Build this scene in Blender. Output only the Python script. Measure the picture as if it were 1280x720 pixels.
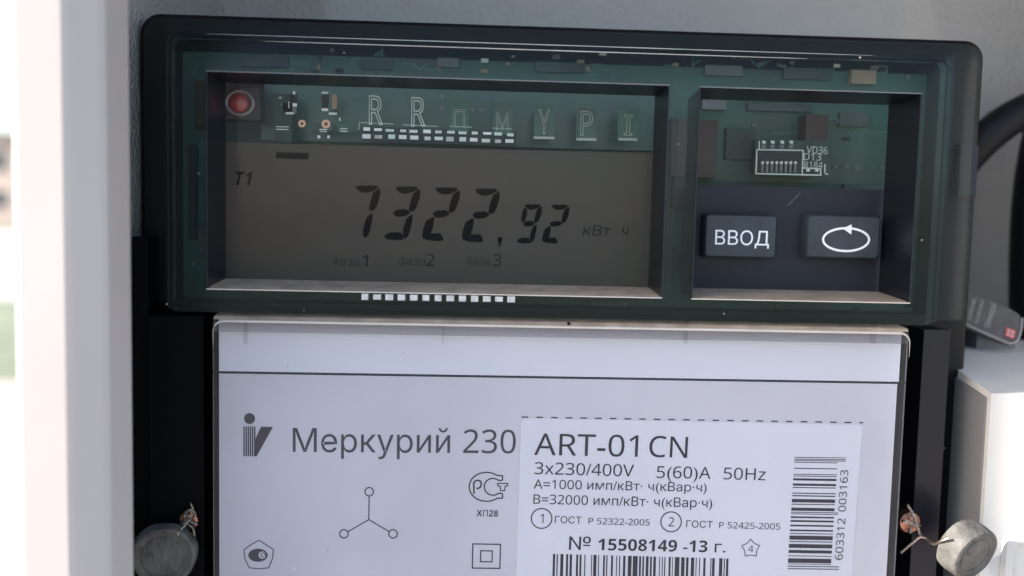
import bpy, bmesh, math, random
from mathutils import Vector, Matrix
R = math.radians
random.seed(7)
sc = bpy.context.scene
for o in list(bpy.data.objects): bpy.data.objects.remove(o)
C = sc.collection

# ------------------------------------------------------------------ camera
FPX, D0 = 1108.0, 0.180            # focal length in photo pixels, metres from lens to meter front
M = Matrix(((0.9987944731648761, -0.02016759890437078, 0), (-0.023552999439442487, -0.9967947630627465, 0), (-0.04306804607482272, 0.07741749340501224, 0)))
ex = Vector((0.998794, 0.0201676, 0.0447534)).normalized()          # world x seen by the camera (right, down, forward)
ed = Vector((-0.023553, 0.996795, 0.0764556)); ed = (ed - ed.dot(ex)*ex).normalized()
ey = (-ed).cross(ex)
M = Matrix((ex, ey, -ed))                                            # camera (right,down,forward) -> world
def ray(px, py): return (M @ Vector((px-640, py-360, FPX))).normalized()
CAM = -(D0/ray(640, 360).y)*ray(640, 360)
def at(px, py, Y=0.0):
    d = ray(px, py); return CAM + d*((Y-CAM.y)/d.y)
cam = bpy.data.cameras.new('camera'); co = bpy.data.objects.new('camera', cam); C.objects.link(co)
r_, u_, b_ = M @ Vector((1,0,0)), M @ Vector((0,-1,0)), M @ Vector((0,0,-1))
co.matrix_world = Matrix(((r_.x,u_.x,b_.x,CAM.x),(r_.y,u_.y,b_.y,CAM.y),(r_.z,u_.z,b_.z,CAM.z),(0,0,0,1)))
cam.sensor_width = 36; cam.lens = FPX/1280*36; cam.clip_start = 0.005; cam.clip_end = 1000
cam.dof.use_dof = True; cam.dof.focus_distance = D0+0.005; cam.dof.aperture_fstop = 7.5
sc.camera = co
# ------------------------------------------------------------------ world, sun, exposure
# low sun from the left, just in front of the cabinet's mouth: its side wall shades the meter, the box at the far right is grazed
SUN_EL, SUN_AZ = R(22), -math.pi/2-math.atan2(.0335, at(1212, 600, 0).x-at(85, 600, -.035).x)
w = bpy.data.worlds.new('World'); sc.world = w; w.use_nodes = True
nt = w.node_tree; bg = nt.nodes['Background']; sky = nt.nodes.new('ShaderNodeTexSky')
sky.sky_type = 'NISHITA'; sky.sun_disc = False; sky.sun_elevation = SUN_EL; sky.sun_rotation = SUN_AZ
sky.dust_density = 1.5; sky.air_density = 1.0
nt.links.new(sky.outputs[0], bg.inputs[0]); bg.inputs[1].default_value = 0.12
sd = Vector((math.sin(SUN_AZ)*math.cos(SUN_EL), math.cos(SUN_AZ)*math.cos(SUN_EL), math.sin(SUN_EL)))
sl = bpy.data.lights.new('sun', 'SUN'); sl.energy = 4.5; sl.angle = R(0.53); sl.color = (1, .95, .88)
so = bpy.data.objects.new('sun', sl); C.objects.link(so); so.rotation_euler = sd.to_track_quat('Z', 'Y').to_euler()
sc.view_settings.view_transform = 'Standard'; sc.view_settings.look = 'None'
sc.view_settings.exposure = 1.9; sc.view_settings.gamma = 1
sc.cycles.max_bounces = 10; sc.cycles.transparent_max_bounces = 16; sc.cycles.use_denoising = True

# ------------------------------------------------------------------ materials
def mat(name, col, rough=.5, spec=.5, metal=0, noise=None, bump=None, coat=0, col2=None):
    m = bpy.data.materials.new(name); m.use_nodes = True; n = m.node_tree.nodes; l = m.node_tree.links
    p = n['Principled BSDF']; p.inputs['Base Color'].default_value = (*col, 1)
    p.inputs['Roughness'].default_value = rough; p.inputs['Specular IOR Level'].default_value = spec
    p.inputs['Metallic'].default_value = metal; p.inputs['Coat Weight'].default_value = coat
    tc = n.new('ShaderNodeTexCoord')
    if noise:                                   # (scale, amount)
        t = n.new('ShaderNodeTexNoise'); t.inputs['Scale'].default_value = noise[0]; t.inputs['Detail'].default_value = 5
        l.new(tc.outputs['Object'], t.inputs['Vector'])
        rp = n.new('ShaderNodeValToRGB'); c2 = col2 or tuple(c*(1-noise[1]) for c in col)
        rp.color_ramp.elements[0].position = .35; rp.color_ramp.elements[1].position = .65
        rp.color_ramp.elements[0].color = (*c2, 1); rp.color_ramp.elements[1].color = (*col, 1)
        l.new(t.outputs['Fac'], rp.inputs['Fac']); l.new(rp.outputs[0], p.inputs['Base Color'])
    if bump:                                    # (scale, strength, distance)
        t = n.new('ShaderNodeTexNoise'); t.inputs['Scale'].default_value = bump[0]; t.inputs['Detail'].default_value = 2
        l.new(tc.outputs['Object'], t.inputs['Vector'])
        b = n.new('ShaderNodeBump'); b.inputs['Strength'].default_value = bump[1]; b.inputs['Distance'].default_value = bump[2]
        l.new(t.outputs['Fac'], b.inputs['Height']); l.new(b.outputs[0], p.inputs['Normal'])
    return m
def clear(name, tint, refl=1.0, rough=.03, haze=0, hcol=(.5,.5,.5), bump=None):
    """thin clear plastic: tinted see-through + Fresnel gloss + a little milky haze"""
    m = bpy.data.materials.new(name); m.use_nodes = True; n = m.node_tree.nodes; l = m.node_tree.links
    n.remove(n['Principled BSDF']); out = n['Material Output']
    tr = n.new('ShaderNodeBsdfTransparent'); tr.inputs[0].default_value = (*tint, 1)
    gl = n.new('ShaderNodeBsdfGlossy'); gl.inputs['Roughness'].default_value = rough
    df = n.new('ShaderNodeBsdfDiffuse'); df.inputs[0].default_value = (*hcol, 1)
    m1 = n.new('ShaderNodeMixShader'); m1.inputs[0].default_value = haze
    l.new(tr.outputs[0], m1.inputs[1]); l.new(df.outputs[0], m1.inputs[2])
    fr = n.new('ShaderNodeFresnel'); fr.inputs[0].default_value = 1.49
    mu = n.new('ShaderNodeMath'); mu.operation = 'MULTIPLY'; mu.inputs[1].default_value = refl; l.new(fr.outputs[0], mu.inputs[0])
    m2 = n.new('ShaderNodeMixShader'); l.new(mu.outputs[0], m2.inputs[0]); l.new(m1.outputs[0], m2.inputs[1]); l.new(gl.outputs[0], m2.inputs[2])
    if bump:
        tc = n.new('ShaderNodeTexCoord'); t = n.new('ShaderNodeTexNoise'); t.inputs['Scale'].default_value = bump[0]
        b = n.new('ShaderNodeBump'); b.inputs['Strength'].default_value = bump[1]; b.inputs['Distance'].default_value = bump[2]
        l.new(tc.outputs['Object'], t.inputs['Vector']); l.new(t.outputs['Fac'], b.inputs['Height']); l.new(b.outputs[0], gl.inputs['Normal'])
    l.new(m2.outputs[0], out.inputs[0]); return m
mt = dict(
    black=mat('black plastic', (.0035,.0035,.006), .45, .22, noise=(60,.3), bump=(2500,.15,.0001)),
    matte=mat('matt black plastic', (.0015,.0015,.003), .6, .12, bump=(2500,.2,.0001)),
    smoke=clear('smoky clear plastic', (.76,.83,.82), .36, .16, .05, (.19,.25,.26), bump=(90,.12,.001)),
    pane=clear('clear window plastic', (.93,.94,.94), .15, .03, .004, bump=(60,.1,.001)),
    clearcover=clear('clear cover plastic', (.96,.96,.97), .3, .08, .008, (.7,.7,.75), bump=(70,.1,.001)),
    milky=mat('edge of clear plastic and painted glints', (.58,.53,.49), .3, .5, noise=(120,.12)),  # also colours the painted glints on the smoky cover
    ledge=mat('plastic ledge with painted light', (.50,.37,.27), .5, .3, noise=(240,.3)),  # cream stands in for light caught on the upward-facing ledges
    dust=mat('dust', (.4,.37,.33), .9, .1),
    pcb=mat('green circuit board', (.042,.120,.095), .45, .4, noise=(38,.5), col2=(.055,.072,.070)),
    pcbgrey=mat('grey solder mask', (.075,.095,.092), .5, .4, noise=(90,.5)),
    silkdim=mat('worn board print', (.34,.40,.38), .6, .3),
    pcbdark=mat('dark solder mask', (.020,.050,.045), .45, .4, noise=(200,.4)),
    trace=mat('covered copper trace', (.07,.17,.13), .4, .5),
    silk=mat('white board print', (.62,.70,.68), .6, .3),
    pin=mat('dull white pin', (.56,.58,.58), .35, .5, noise=(900,.3)),
    solder=mat('solder', (.85,.87,.88), .25, .5, 1.0),
    tin=mat('tinned pad', (.72,.76,.76), .4, .5),
    copper=mat('bare copper pad', (.60,.34,.22), .35, .5, .6),
    chip=mat('chip resin', (.018,.024,.026), .5, .3),
    brownc=mat('dark brown capacitor', (.045,.022,.022), .4, .4),
    tanc=mat('tan chip capacitor', (.30,.22,.15), .5, .4),
    greyc=mat('grey component', (.14,.15,.16), .5, .4),
    lcd=mat('display glass', (.082,.062,.053), .45, .15, noise=(11,.18), col2=(.050,.056,.051)),  # two hues stand in for warm and cool reflections in the display
    seg=mat('dark display segments', (.001,.001,.005), .6, .03),
    segfaint=mat('faint display text', (.038,.034,.032), .5, .1),
    segmid=mat('small display text', (.014,.013,.018), .5, .1),
    plate=mat('pale grey nameplate', (.59,.59,.645), .45, .3, noise=(30,.10), bump=(1200,.05,.0001)),
    white=mat('white label paper', (.67,.68,.745), .45, .3, noise=(20,.06)),
    ink=mat('black ink', (.016,.015,.030), .5, .3),
    inkgrey=mat('grey ink', (.045,.042,.062), .5, .3),
    thick=clear('thick edge of clear plastic', (.80,.80,.82), .3, .1, .06, (.5,.5,.5)),
    rail=mat('glossy black rail', (.006,.006,.011), .3, .4, bump=(900,.12,.0002)),
    reveal=mat('dark glossy reveal', (.006,.008,.013), .28, .5, bump=(900,.1,.0002)),
    panel=mat('dark blue grey plastic', (.018,.020,.031), .5, .3, noise=(60,.2), bump=(3000,.2,.0001)),
    button=mat('blue grey rubber button', (.036,.047,.063), .5, .4, noise=(150,.25), bump=(3000,.25,.0001)),
    legend=mat('white paint', (.82,.84,.86), .5, .3),
    led=mat('red lens', (.24,.035,.038), .35, .5, coat=.5),
    ledring=mat('clear ring', (.17,.12,.13), .2, .6, coat=1),
    ledbox=mat('dark lens holder', (.03,.022,.03), .5, .4),
    cabinet=mat('grey cabinet paint', (.37,.36,.36), .26, .5, noise=(8,.08), bump=(950,1.0,.0010), coat=.5),
    flange=mat('light cabinet paint', (.44,.405,.395), .5, .2, noise=(25,.06), bump=(420,.06,.0003)),
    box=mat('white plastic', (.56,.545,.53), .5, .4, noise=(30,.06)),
    sideshade=mat('box side with painted shade', (.20,.20,.21), .5, .4, noise=(40,.1)),
    cable=mat('black cable sheath', (.005,.005,.008), .5, .25, bump=(300,.2,.0005)),
    tag=mat('dark grey tag plastic', (.085,.080,.082), .5, .4, noise=(300,.3), bump=(1500,.3,.0001)),
    tagedge=mat('grey tag rim', (.26,.24,.24), .5, .4),
    tagtext=mat('grey moulded text', (.34,.34,.32), .6, .3),
    tagred=mat('red print', (.50,.10,.10), .6, .3), tagpink=mat('pale print', (.62,.33,.32), .6, .3),
    bluegrey=mat('blue grey plastic', (.13,.15,.18), .5, .4),
    lead=mat('weathered lead', (.135,.13,.122), .7, .3, .15, noise=(230,.45), bump=(420,.7,.0010)),
    wire=mat('steel wire', (.45,.36,.30), .35, .5, 1),
    brass=mat('tarnished copper screw', (.50,.24,.16), .3, .5, .9, noise=(600,.5)),
    grass=mat('grass', (.27,.29,.20), .9, .1, noise=(3,.5)),
    path=mat('pale concrete', (.6,.58,.55), .9, .2, noise=(1.2,.2)),
    paving=mat('pink paving stone', (.62,.50,.47), .9, .2, noise=(2,.15)),
    joint=mat('sandy joint', (.40,.34,.32), .95, .1),
    brick=mat('pale red brick', (.60,.46,.42), .9, .2, noise=(1.5,.3)),
    roof=mat('grey roof sheet', (.16,.15,.15), .7, .3), glass=mat('dark window glass', (.03,.035,.04), .1, .5),
    frame=mat('white window frame', (.7,.7,.7), .5, .3),
    foliage=mat('leaves', (.05,.085,.022), .8, .2, noise=(4,.5)), bark=mat('bark', (.09,.065,.045), .9, .1, noise=(5,.4)),
)

# ------------------------------------------------------------------ helpers
def link(name, me, m, parent=None):
    if m is not None:
        me.materials.clear(); me.materials.append(m)
    o = bpy.data.objects.new(name, me); C.objects.link(o)
    if parent is not None:
        root = Vector((0,0,0)); p = parent
        while p is not None: root += p.location; p = p.parent
        me.transform(Matrix.Translation(-root)); o.parent = parent
    return o
def seat(o):
    """move the origin of a top-level mesh to the middle of its base"""
    vs = [v.co for v in o.data.vertices]
    c = Vector(((min(v.x for v in vs)+max(v.x for v in vs))/2, (min(v.y for v in vs)+max(v.y for v in vs))/2, min(v.z for v in vs)))
    o.data.transform(Matrix.Translation(-c)); o.location = c; return o
def tag(o, label=None, cat=None, group=None, kind=None):
    if label: o['label'] = label
    if cat: o['category'] = cat
    if group: o['group'] = group
    if kind: o['kind'] = kind
    return o
def empty(name, loc, label, cat, group=None):
    o = bpy.data.objects.new(name, None); C.objects.link(o); o.location = loc; o.empty_display_size = .01
    return tag(o, label, cat, group)
def fin(bm, name, m, parent=None, smooth=False, bevel=None, seg=2):
    if bevel:
        bmesh.ops.bevel(bm, geom=[e for e in bm.edges if len(e.link_faces) == 2 and e.calc_face_angle(0) > R(30)],
                        offset=bevel, segments=seg, profile=.5, affect='EDGES', clamp_overlap=True)
    bmesh.ops.recalc_face_normals(bm, faces=bm.faces)
    me = bpy.data.meshes.new(name); bm.to_mesh(me); bm.free()
    if smooth:
        for p in me.polygons: p.use_smooth = True
        try: me.set_sharp_from_angle(angle=R(38))
        except Exception: pass
    return link(name, me, m, parent)
def addbox(bm, x0, x1, y0, y1, z0, z1, mx=None):
    vs = [bm.verts.new((x, y, z)) for x in (x0, x1) for y in (y0, y1) for z in (z0, z1)]
    for f in ((0,1,3,2),(4,6,7,5),(0,4,5,1),(2,3,7,6),(0,2,6,4),(1,5,7,3)): bm.faces.new([vs[i] for i in f])
    if mx is not None:
        for v in vs: v.co = mx @ v.co
def box(name, x0, x1, y0, y1, z0, z1, m, parent=None, bevel=None, smooth=True, seg=2):
    bm = bmesh.new(); addbox(bm, min(x0,x1), max(x0,x1), y0, y1, min(z0,z1), max(z0,z1))
    return fin(bm, name, m, parent, smooth and bool(bevel), bevel, seg)
def pbox(name, px0, py0, px1, py1, Y, depth, m, parent=None, bevel=None):
    """box whose front face fills the photo rectangle at depth Y"""
    a, b = at(px0, py0, Y), at(px1, py1, Y)
    return box(name, a.x, b.x, Y, Y+depth, b.z, a.z, m, parent, bevel)
def rloop(x0, x1, z0, z1, r, y, n=8, rb=None):
    """rounded rectangle, counter-clockwise, 4*(n+1) points"""
    pts = []
    rb = r if rb is None else rb
    for cx, cz, a0, r in ((x1-r, z1-r, 0, r), (x0+r, z1-r, 90, r), (x0+rb, z0+rb, 180, rb), (x1-rb, z0+rb, 270, rb)):
        for k in range(n+1):
            a = R(a0+90*k/n); pts.append(Vector((cx+r*math.cos(a), y, cz+r*math.sin(a))))
    return pts
def bridge(bm, loops):
    vl = [[bm.verts.new(p) for p in l] for l in loops]
    for a, b in zip(vl, vl[1:]):
        for i in range(len(a)):
            j = (i+1) % len(a); bm.faces.new((a[i], a[j], b[j], b[i]))
    return vl
def edges_of(vl):
    es = []
    for i in range(len(vl)):
        a, b = vl[i], vl[(i+1) % len(vl)]
        e = [e for e in a.link_edges if e.other_vert(a) is b]
        es.append(e[0] if e else a.link_edges and None or None)
    return es
def fill(bm, *loops):
    es = []
    for vl in loops:
        for i in range(len(vl)):
            a, b = vl[i], vl[(i+1) % len(vl)]
            e = bm.edges.get((a, b)) or bm.edges.new((a, b)); es.append(e)
    bmesh.ops.triangle_fill(bm, edges=es, use_beauty=True)
def prism(bm, pts, y0, y1):
    """flat outline (world x,z pairs) given thickness from y0 (front) to y1"""
    a = [bm.verts.new((x, y0, z)) for x, z in pts]; b = [bm.verts.new((x, y1, z)) for x, z in pts]
    bm.faces.new(a)
    if y1 != y0:
        for i in range(len(a)):
            j = (i+1) % len(a); bm.faces.new((a[i], b[i], b[j], a[j]))
def ppoly(bm, pxs, Y, t=.00004):
    q = [at(x, y, Y) for x, y in pxs]; prism(bm, [(p.x, p.z) for p in q], Y-t, Y)
def stroke(bm, pxs, wpx, Y, closed=False, t=.00004):
    """print line of even width along photo points, laid on the plane Y"""
    q = [at(x, y, Y) for x, y in pxs]; q = [Vector((p.x, p.z)) for p in q]
    h = wpx/2*(at(641, 360, Y)-at(640, 360, Y)).length; n = len(q); L, Rr = [], []
    for i in range(n):
        if closed: d1, d2 = q[i]-q[i-1], q[(i+1) % n]-q[i]
        else: d1 = q[i]-q[i-1] if i else q[1]-q[0]; d2 = q[i+1]-q[i] if i < n-1 else d1
        d1 = d1.normalized(); d2 = d2.normalized(); d = (d1+d2)
        d = d.normalized() if d.length > 1e-6 else d2
        nrm = Vector((-d.y, d.x)); k = h/max(.45, abs(nrm.dot(Vector((-d2.y, d2.x)))))
        L.append(q[i]+nrm*k); Rr.append(q[i]-nrm*k)
    vl = [bm.verts.new((p.x, Y-t, p.y)) for p in L]; vr = [bm.verts.new((p.x, Y-t, p.y)) for p in Rr]
    for i in range(n if closed else n-1):
        j = (i+1) % n; bm.faces.new((vl[i], vl[j], vr[j], vr[i]))
def ell(cx, cy, rx, ry, n=28, a0=0, a1=360):
    full = abs(a1-a0) >= 360; k = n if full else n+1
    return [(cx+rx*math.cos(R(a0+(a1-a0)*i/n)), cy+ry*math.sin(R(a0+(a1-a0)*i/n))) for i in range(k)]
def tube(bm, pts, r, n=12, taper=None):
    rings = []; up = Vector((0,0,1))
    for i, p in enumerate(pts):
        d = (pts[min(i+1, len(pts)-1)]-pts[max(i-1, 0)]).normalized()
        s = d.cross(up if abs(d.z) < .95 else Vector((1,0,0))).normalized(); t = s.cross(d)
        rr = r if taper is None else r*taper[i]
        rings.append([p+s*rr*math.cos(2*math.pi*k/n)+t*rr*math.sin(2*math.pi*k/n) for k in range(n)])
    vl = bridge(bm, rings); bm.faces.new(vl[0]); bm.faces.new(vl[-1][::-1])
def spline(pts, n=10):
    out = []; P = [pts[0]]+list(pts)+[pts[-1]]
    for i in range(1, len(P)-2):
        for k in range(n):
            t = k/n; a, b, c, d = P[i-1], P[i], P[i+1], P[i+2]
            out.append(.5*((2*b)+(c-a)*t+(2*a-5*b+4*c-d)*t*t+(3*b-a-3*c+d)*t**3))
    out.append(pts[-1]); return out
def sans(s, bold=False):
    o = ''
    for ch in s:
        k = ord(ch)
        if '0' <= ch <= '9': o += chr((0x1D7EC if bold else 0x1D7E2)+k-48)
        elif 'A' <= ch <= 'Z': o += chr((0x1D5D4 if bold else 0x1D5A0)+k-65)
        elif 'a' <= ch <= 'z': o += chr((0x1D5EE if bold else 0x1D5BA)+k-97)
        else: o += ch
    return o
_tc = {}
def glyphs(s, off=0.0, fillm='BOTH', bev=0.0):
    key = (s, off, fillm, bev)
    if key not in _tc:
        c = bpy.data.curves.new('text', 'FONT'); c.body = s; c.resolution_u = 4; c.offset = off; c.fill_mode = fillm; c.bevel_depth = bev; c.bevel_resolution = 0
        o = bpy.data.objects.new('text', c); C.objects.link(o)
        me = bpy.data.meshes.new_from_object(o.evaluated_get(bpy.context.evaluated_depsgraph_get()))
        bpy.data.objects.remove(o); bpy.data.curves.remove(c); _tc[key] = me
    return _tc[key]
def text(s, pl, pr, cap, Y, m, parent, name='printed_text', bold=False, off=0, ref='H', shear=0, vert=False, raise_=.00005, fillm='BOTH', bev=0.0):
    """print s: pl = photo point of its left end on the baseline, pr = right end, cap = capital height in photo pixels"""
    me = glyphs(sans(s, bold), off, fillm, bev).copy()
    H = glyphs(sans(ref, bold)); ch = max(v.co.y for v in H.vertices)
    x0 = min(v.co.x for v in me.vertices); x1 = max(v.co.x for v in me.vertices)
    a, b = at(*pl, Y), at(*pr, Y); d = (b-a); L = d.length; d.normalize(); up = Vector((-d.z, 0, d.x))
    capw = cap*(at(641, 360, Y)-at(640, 360, Y)).length
    for v in me.vertices:
        x, y, z = v.co
        yy = y/ch*capw; q = a+d*((x-x0)/(x1-x0)*L+shear*yy)+up*yy
        v.co = Vector((q.x, Y-raise_-(z*L/(x1-x0) if bev else 0), q.z))
    return link(name, me, m, parent)

# ================================================================== THE SETTING
GZ = CAM.z-1.12
def sheet(name, x0, x1, y0, y1, z, m, kind='structure'):
    bm = bmesh.new(); vs = [bm.verts.new(p) for p in ((x0,y0,z),(x1,y0,z),(x1,y1,z),(x0,y1,z))]; bm.faces.new(vs)
    o = fin(bm, name, m); tag(o, kind=kind); return o
sheet('ground', -400, 400, -400, 400, GZ, mt['grass'])
sheet('concrete_path', -60, 40, 11, 42, GZ+.006, mt['path'])
pav = sheet('paving', -9, 9, -6, 5.4, GZ+.004, mt['joint'])
bm = bmesh.new(); addbox(bm, 0, .392, 0, .192, GZ+.0045, GZ+.034); stone0 = fin(bm, 'paving_stone', mt['paving'], pav, False, .004, 1)
k = 0
for j in range(17):
    for i in range(17):
        x = -5.6+i*.4+(.2 if j % 2 else 0); y = 2.0+j*.2
        s = stone0 if k == 0 else stone0.copy()
        if k: C.objects.link(s)
        s.location = (x, y, random.uniform(-.002, .002)); k += 1
def window_at(bld, x, y, z, w, h):
    f = box('window', x-w/2, x+w/2, y-.06, y+.05, z, z+h, mt['frame'], bld, .01, False, 1)
    box('pane', x-w/2+.1, x+w/2-.1, y-.075, y-.06, z+.1, z+h-.1, mt['glass'], f)
bx, by = -36, 62
hb = empty('brick_building', (bx, by, GZ), 'low pale red brick building far outside, past the left edge of the cabinet', 'building')
box('wall', bx-16, bx+13, by, by+10, GZ, GZ+5.8, mt['brick'], hb)
box('roof', bx-16.5, bx+13.5, by-.5, by+10.5, GZ+5.8, GZ+6.3, mt['roof'], hb)
for i in range(8):
    for j in range(2): window_at(hb, bx-13.5+i*3.4, by, GZ+1+j*2.5, 1.4, 1.5)

# ------------------------------------------------------------------ the cabinet
YB = .075                                   # back wall
LX = at(20, 360, -.035).x
cab = empty('metal_cabinet', (0, YB, -.22), 'open grey painted steel cabinet that houses the meter, with pale front edge at left', 'cabinet')
XR, ZT, ZB = .165, .15, -.22
XL = at(13, 279, -.035).x+.0028
box('back_wall', XL-.002, XR, YB, YB+.0015, ZB, ZT, mt['cabinet'], cab)
box('top_wall', XL-.002, XR, -.033, YB-.0002, ZT, ZT+.0015, mt['cabinet'], cab)
box('bottom_wall', XL-.002, XR, -.033, YB-.0002, ZB-.0015, ZB, mt['cabinet'], cab)
box('side_wall', XR+.0002, XR+.0017, -.033, YB, ZB, ZT, mt['cabinet'], cab)
box('side_wall', XL-.0022, XL-.0007, -.024, YB, ZB, ZT, mt['cabinet'], cab)
# the folded front edge at the left: outer return, face, chamfer, inner return
YF = -.035
a0, a1, a2 = at(13, 279, YF).x, at(85.5, 279, YF).x, at(130, 279, YF+.0035).x
prof = [(a0, YF+.03), (a0, YF+.0012), (a0+.0004, YF+.0003), (a0+.0012, YF), (a1-.0008, YF), (a1+.0002, YF+.0004), (a2-.0003, YF+.0031), (a2+.0004, YF+.0040), (a2+.0006, YF+.013), (a2-.0014, YF+.013), (a2-.0014, YF+.006), (a1-.001, YF+.002), (a0+.0015, YF+.002), (a0+.0015, YF+.03)]
bm = bmesh.new()
rings = [[Vector((x, y, z)) for x, y in prof] for z in (ZB-.01, ZT+.01)]
vl = bridge(bm, rings); bm.faces.new(vl[0]); bm.faces.new(vl[1][::-1])
fin(bm, 'front_edge', mt['flange'], cab, False)

# ================================================================== THE METER
xl, xr, zt = at(179.5, 300, .0155).x, at(1224, 100, .0155).x, at(640, 31, .0145).z
zb = -.16
meter = empty('electricity_meter', ((xl+xr)/2, .05, zb), 'large black and green electricity meter with grey display reading 7322,92 and printed nameplate', 'meter')
# housing
fx0, fx1, fz1, fz0 = at(224, 200, 0).x, at(1164, 200, 0).x, at(640, 66, 0).z, at(640, 397, 0).z
bm = bmesh.new()
def insetloop(i, y, r=.0045): return rloop(xl+i, xr-i, zb+i, zt-i, max(.0008, r-i), y)
vl = bridge(bm, [insetloop(0, .072), insetloop(0, .0155), insetloop(.0003, .0140), insetloop(.0011, .0133), insetloop(.0014, .0132)])
hole = rloop(at(212,200,.0132).x, at(1176,200,.0132).x, fz0+.0008, at(640,54,.0132).z, .001, .0132, 4); vh = bridge(bm, [hole, [Vector((p.x, .030, p.z)) for p in hole]])
fill(bm, vl[-1], vh[0]); bm.faces.new(vh[1]); bm.faces.new(vl[0])
fin(bm, 'housing', mt['black'], meter, True)
# wider lower skirt on the left and the latch at the right
sk = at(150, 292, .03)
box('skirt', XL+.0004, xl+.004, .007, .07, zb, sk.z, mt['matte'], meter, .0006)
a, b = at(1199, 181, .0125), at(1213, 246, .0125)
box('latch', a.x, xr-.0013, .0118, .030, b.z, a.z, mt['panel'], meter, .0003)
# smoky cover
def cv(i, y, r=.004):
    t = i/.0062
    return rloop(xl+.0012+i*(fx0-xl-.0012)/.0062, xr-.0012-i*(xr-.0012-fx1)/.0062, fz0-.0002*(1-t), zt-.0012-i*(zt-.0012-fz1)/.0062, max(.0008, r-i*.5), y, 8, .0007)
bm = bmesh.new()
vl = bridge(bm, [cv(0, .0131), cv(.0002, .0122), cv(.0007, .0113), cv(.0028, .0094), cv(.0031, .0082), cv(.0037, .0079), cv(.0040, .0050), cv(.0050, .0046), cv(.0053, .0008), cv(.0062, 0)])
Q = lambda px, py, Y=0: (at(px, py, Y).x, at(px, py, Y).z)
def rect(px0, py0, px1, py1, pyr=None):
    """axis-aligned world rectangle from photo edges: left x at mid height, top y and bottom y at mid width"""
    return at(px0, (py0+py1)/2).x, at(px1, (py0+py1)/2).x, at((px0+px1)/2, py1).z, at((px0+px1)/2, py0).z
for pxa, pxb, i_, y_ in ((258,1092,.0040,.0049),(330,1010,.0056,.0006)):  # thin pale tubes drawn in place of light caught along the cover's steps
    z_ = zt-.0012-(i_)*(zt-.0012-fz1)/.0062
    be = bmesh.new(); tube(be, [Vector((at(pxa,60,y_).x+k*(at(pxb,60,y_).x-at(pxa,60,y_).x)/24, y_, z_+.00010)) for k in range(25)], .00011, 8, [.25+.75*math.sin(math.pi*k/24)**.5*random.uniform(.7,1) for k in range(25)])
    fin(be, 'edge_glint', mt['milky'], meter, True)
W1 = rect(260, 98.5, 831, 366); W2 = rect(870, 113.5, 1143, 375.5)
PANE, PANE2 = .0098, .0125
h1 = [Vector((x, 0, z)) for x, z in ((W1[0],W1[2]),(W1[1],W1[2]),(W1[1],W1[3]),(W1[0],W1[3]))]
h2 = [Vector((x, 0, z)) for x, z in ((W2[0],W2[2]),(W2[1],W2[2]),(W2[1],W2[3]),(W2[0],W2[3]))]
v1 = [bm.verts.new(p) for p in h1]; v2 = [bm.verts.new(p) for p in h2]
fill(bm, vl[-1], v1, v2)
fin(bm, 'front_cover', mt['smoke'], meter, True)
# window surrounds: a dark lip, three dark reveals and a bottom ledge with painted-in light
def surround(W, depth, ins, bot):
    x0, x1, z0, z1 = W; e = .0004
    o = [(x0,z0),(x1,z0),(x1,z1),(x0,z1)]; i = [(x0+ins,z0+bot),(x1-ins,z0+bot),(x1-ins,z1-ins),(x0+ins,z1-ins)]
    bm = bmesh.new()
    for a, b in ((1,2),(2,3),(3,0)):
        f = [(o[a],-.0002),(o[b],-.0002),(i[b],depth),(i[a],depth)]
        bm.faces.new([bm.verts.new((p[0], y, p[1])) for p, y in f])
    bmesh.ops.remove_doubles(bm, verts=bm.verts, dist=1e-6)
    fr = fin(bm, 'window_surround', mt['reveal'], meter)
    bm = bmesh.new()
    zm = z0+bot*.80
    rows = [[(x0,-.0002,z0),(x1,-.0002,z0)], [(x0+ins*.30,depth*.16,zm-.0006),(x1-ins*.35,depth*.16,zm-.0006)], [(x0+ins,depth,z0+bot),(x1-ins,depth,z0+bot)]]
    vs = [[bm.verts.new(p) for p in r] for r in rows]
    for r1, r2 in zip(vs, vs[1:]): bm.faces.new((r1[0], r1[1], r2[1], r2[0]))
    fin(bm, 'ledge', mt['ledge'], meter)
    # thin bright rounded lip round the opening
    bm = bmesh.new(); t = .00022
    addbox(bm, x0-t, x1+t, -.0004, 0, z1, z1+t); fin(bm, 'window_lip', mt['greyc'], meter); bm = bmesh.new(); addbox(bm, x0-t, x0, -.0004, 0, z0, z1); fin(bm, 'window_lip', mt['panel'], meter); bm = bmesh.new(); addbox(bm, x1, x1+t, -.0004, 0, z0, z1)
    fin(bm, 'window_lip', mt['panel'], meter)
    bm = bmesh.new(); addbox(bm, x0-t, x1+t, -.0005, 0, z0-t, z0); fin(bm, 'ledge_lip', mt['milky'], meter)
surround(W1, PANE+.0006, .0006, .0013); surround(W2, PANE2, .0006, .0012)

# circuit board
YP = .0215
pa, pb = at(228, 64, YP), at(1162, 404, YP)
board = box('circuit_board', pa.x, pb.x, YP, YP+.0016, pb.z, pa.z, mt['pcb'], meter)
def comp(name, x, y, w, h, d, m, Y=YP, bevel=None):
    return pbox(name, x-w/2, y-h/2, x+w/2, y+h/2, Y-d, d-.00002 if Y == YP else d, m, board, bevel)
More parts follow.
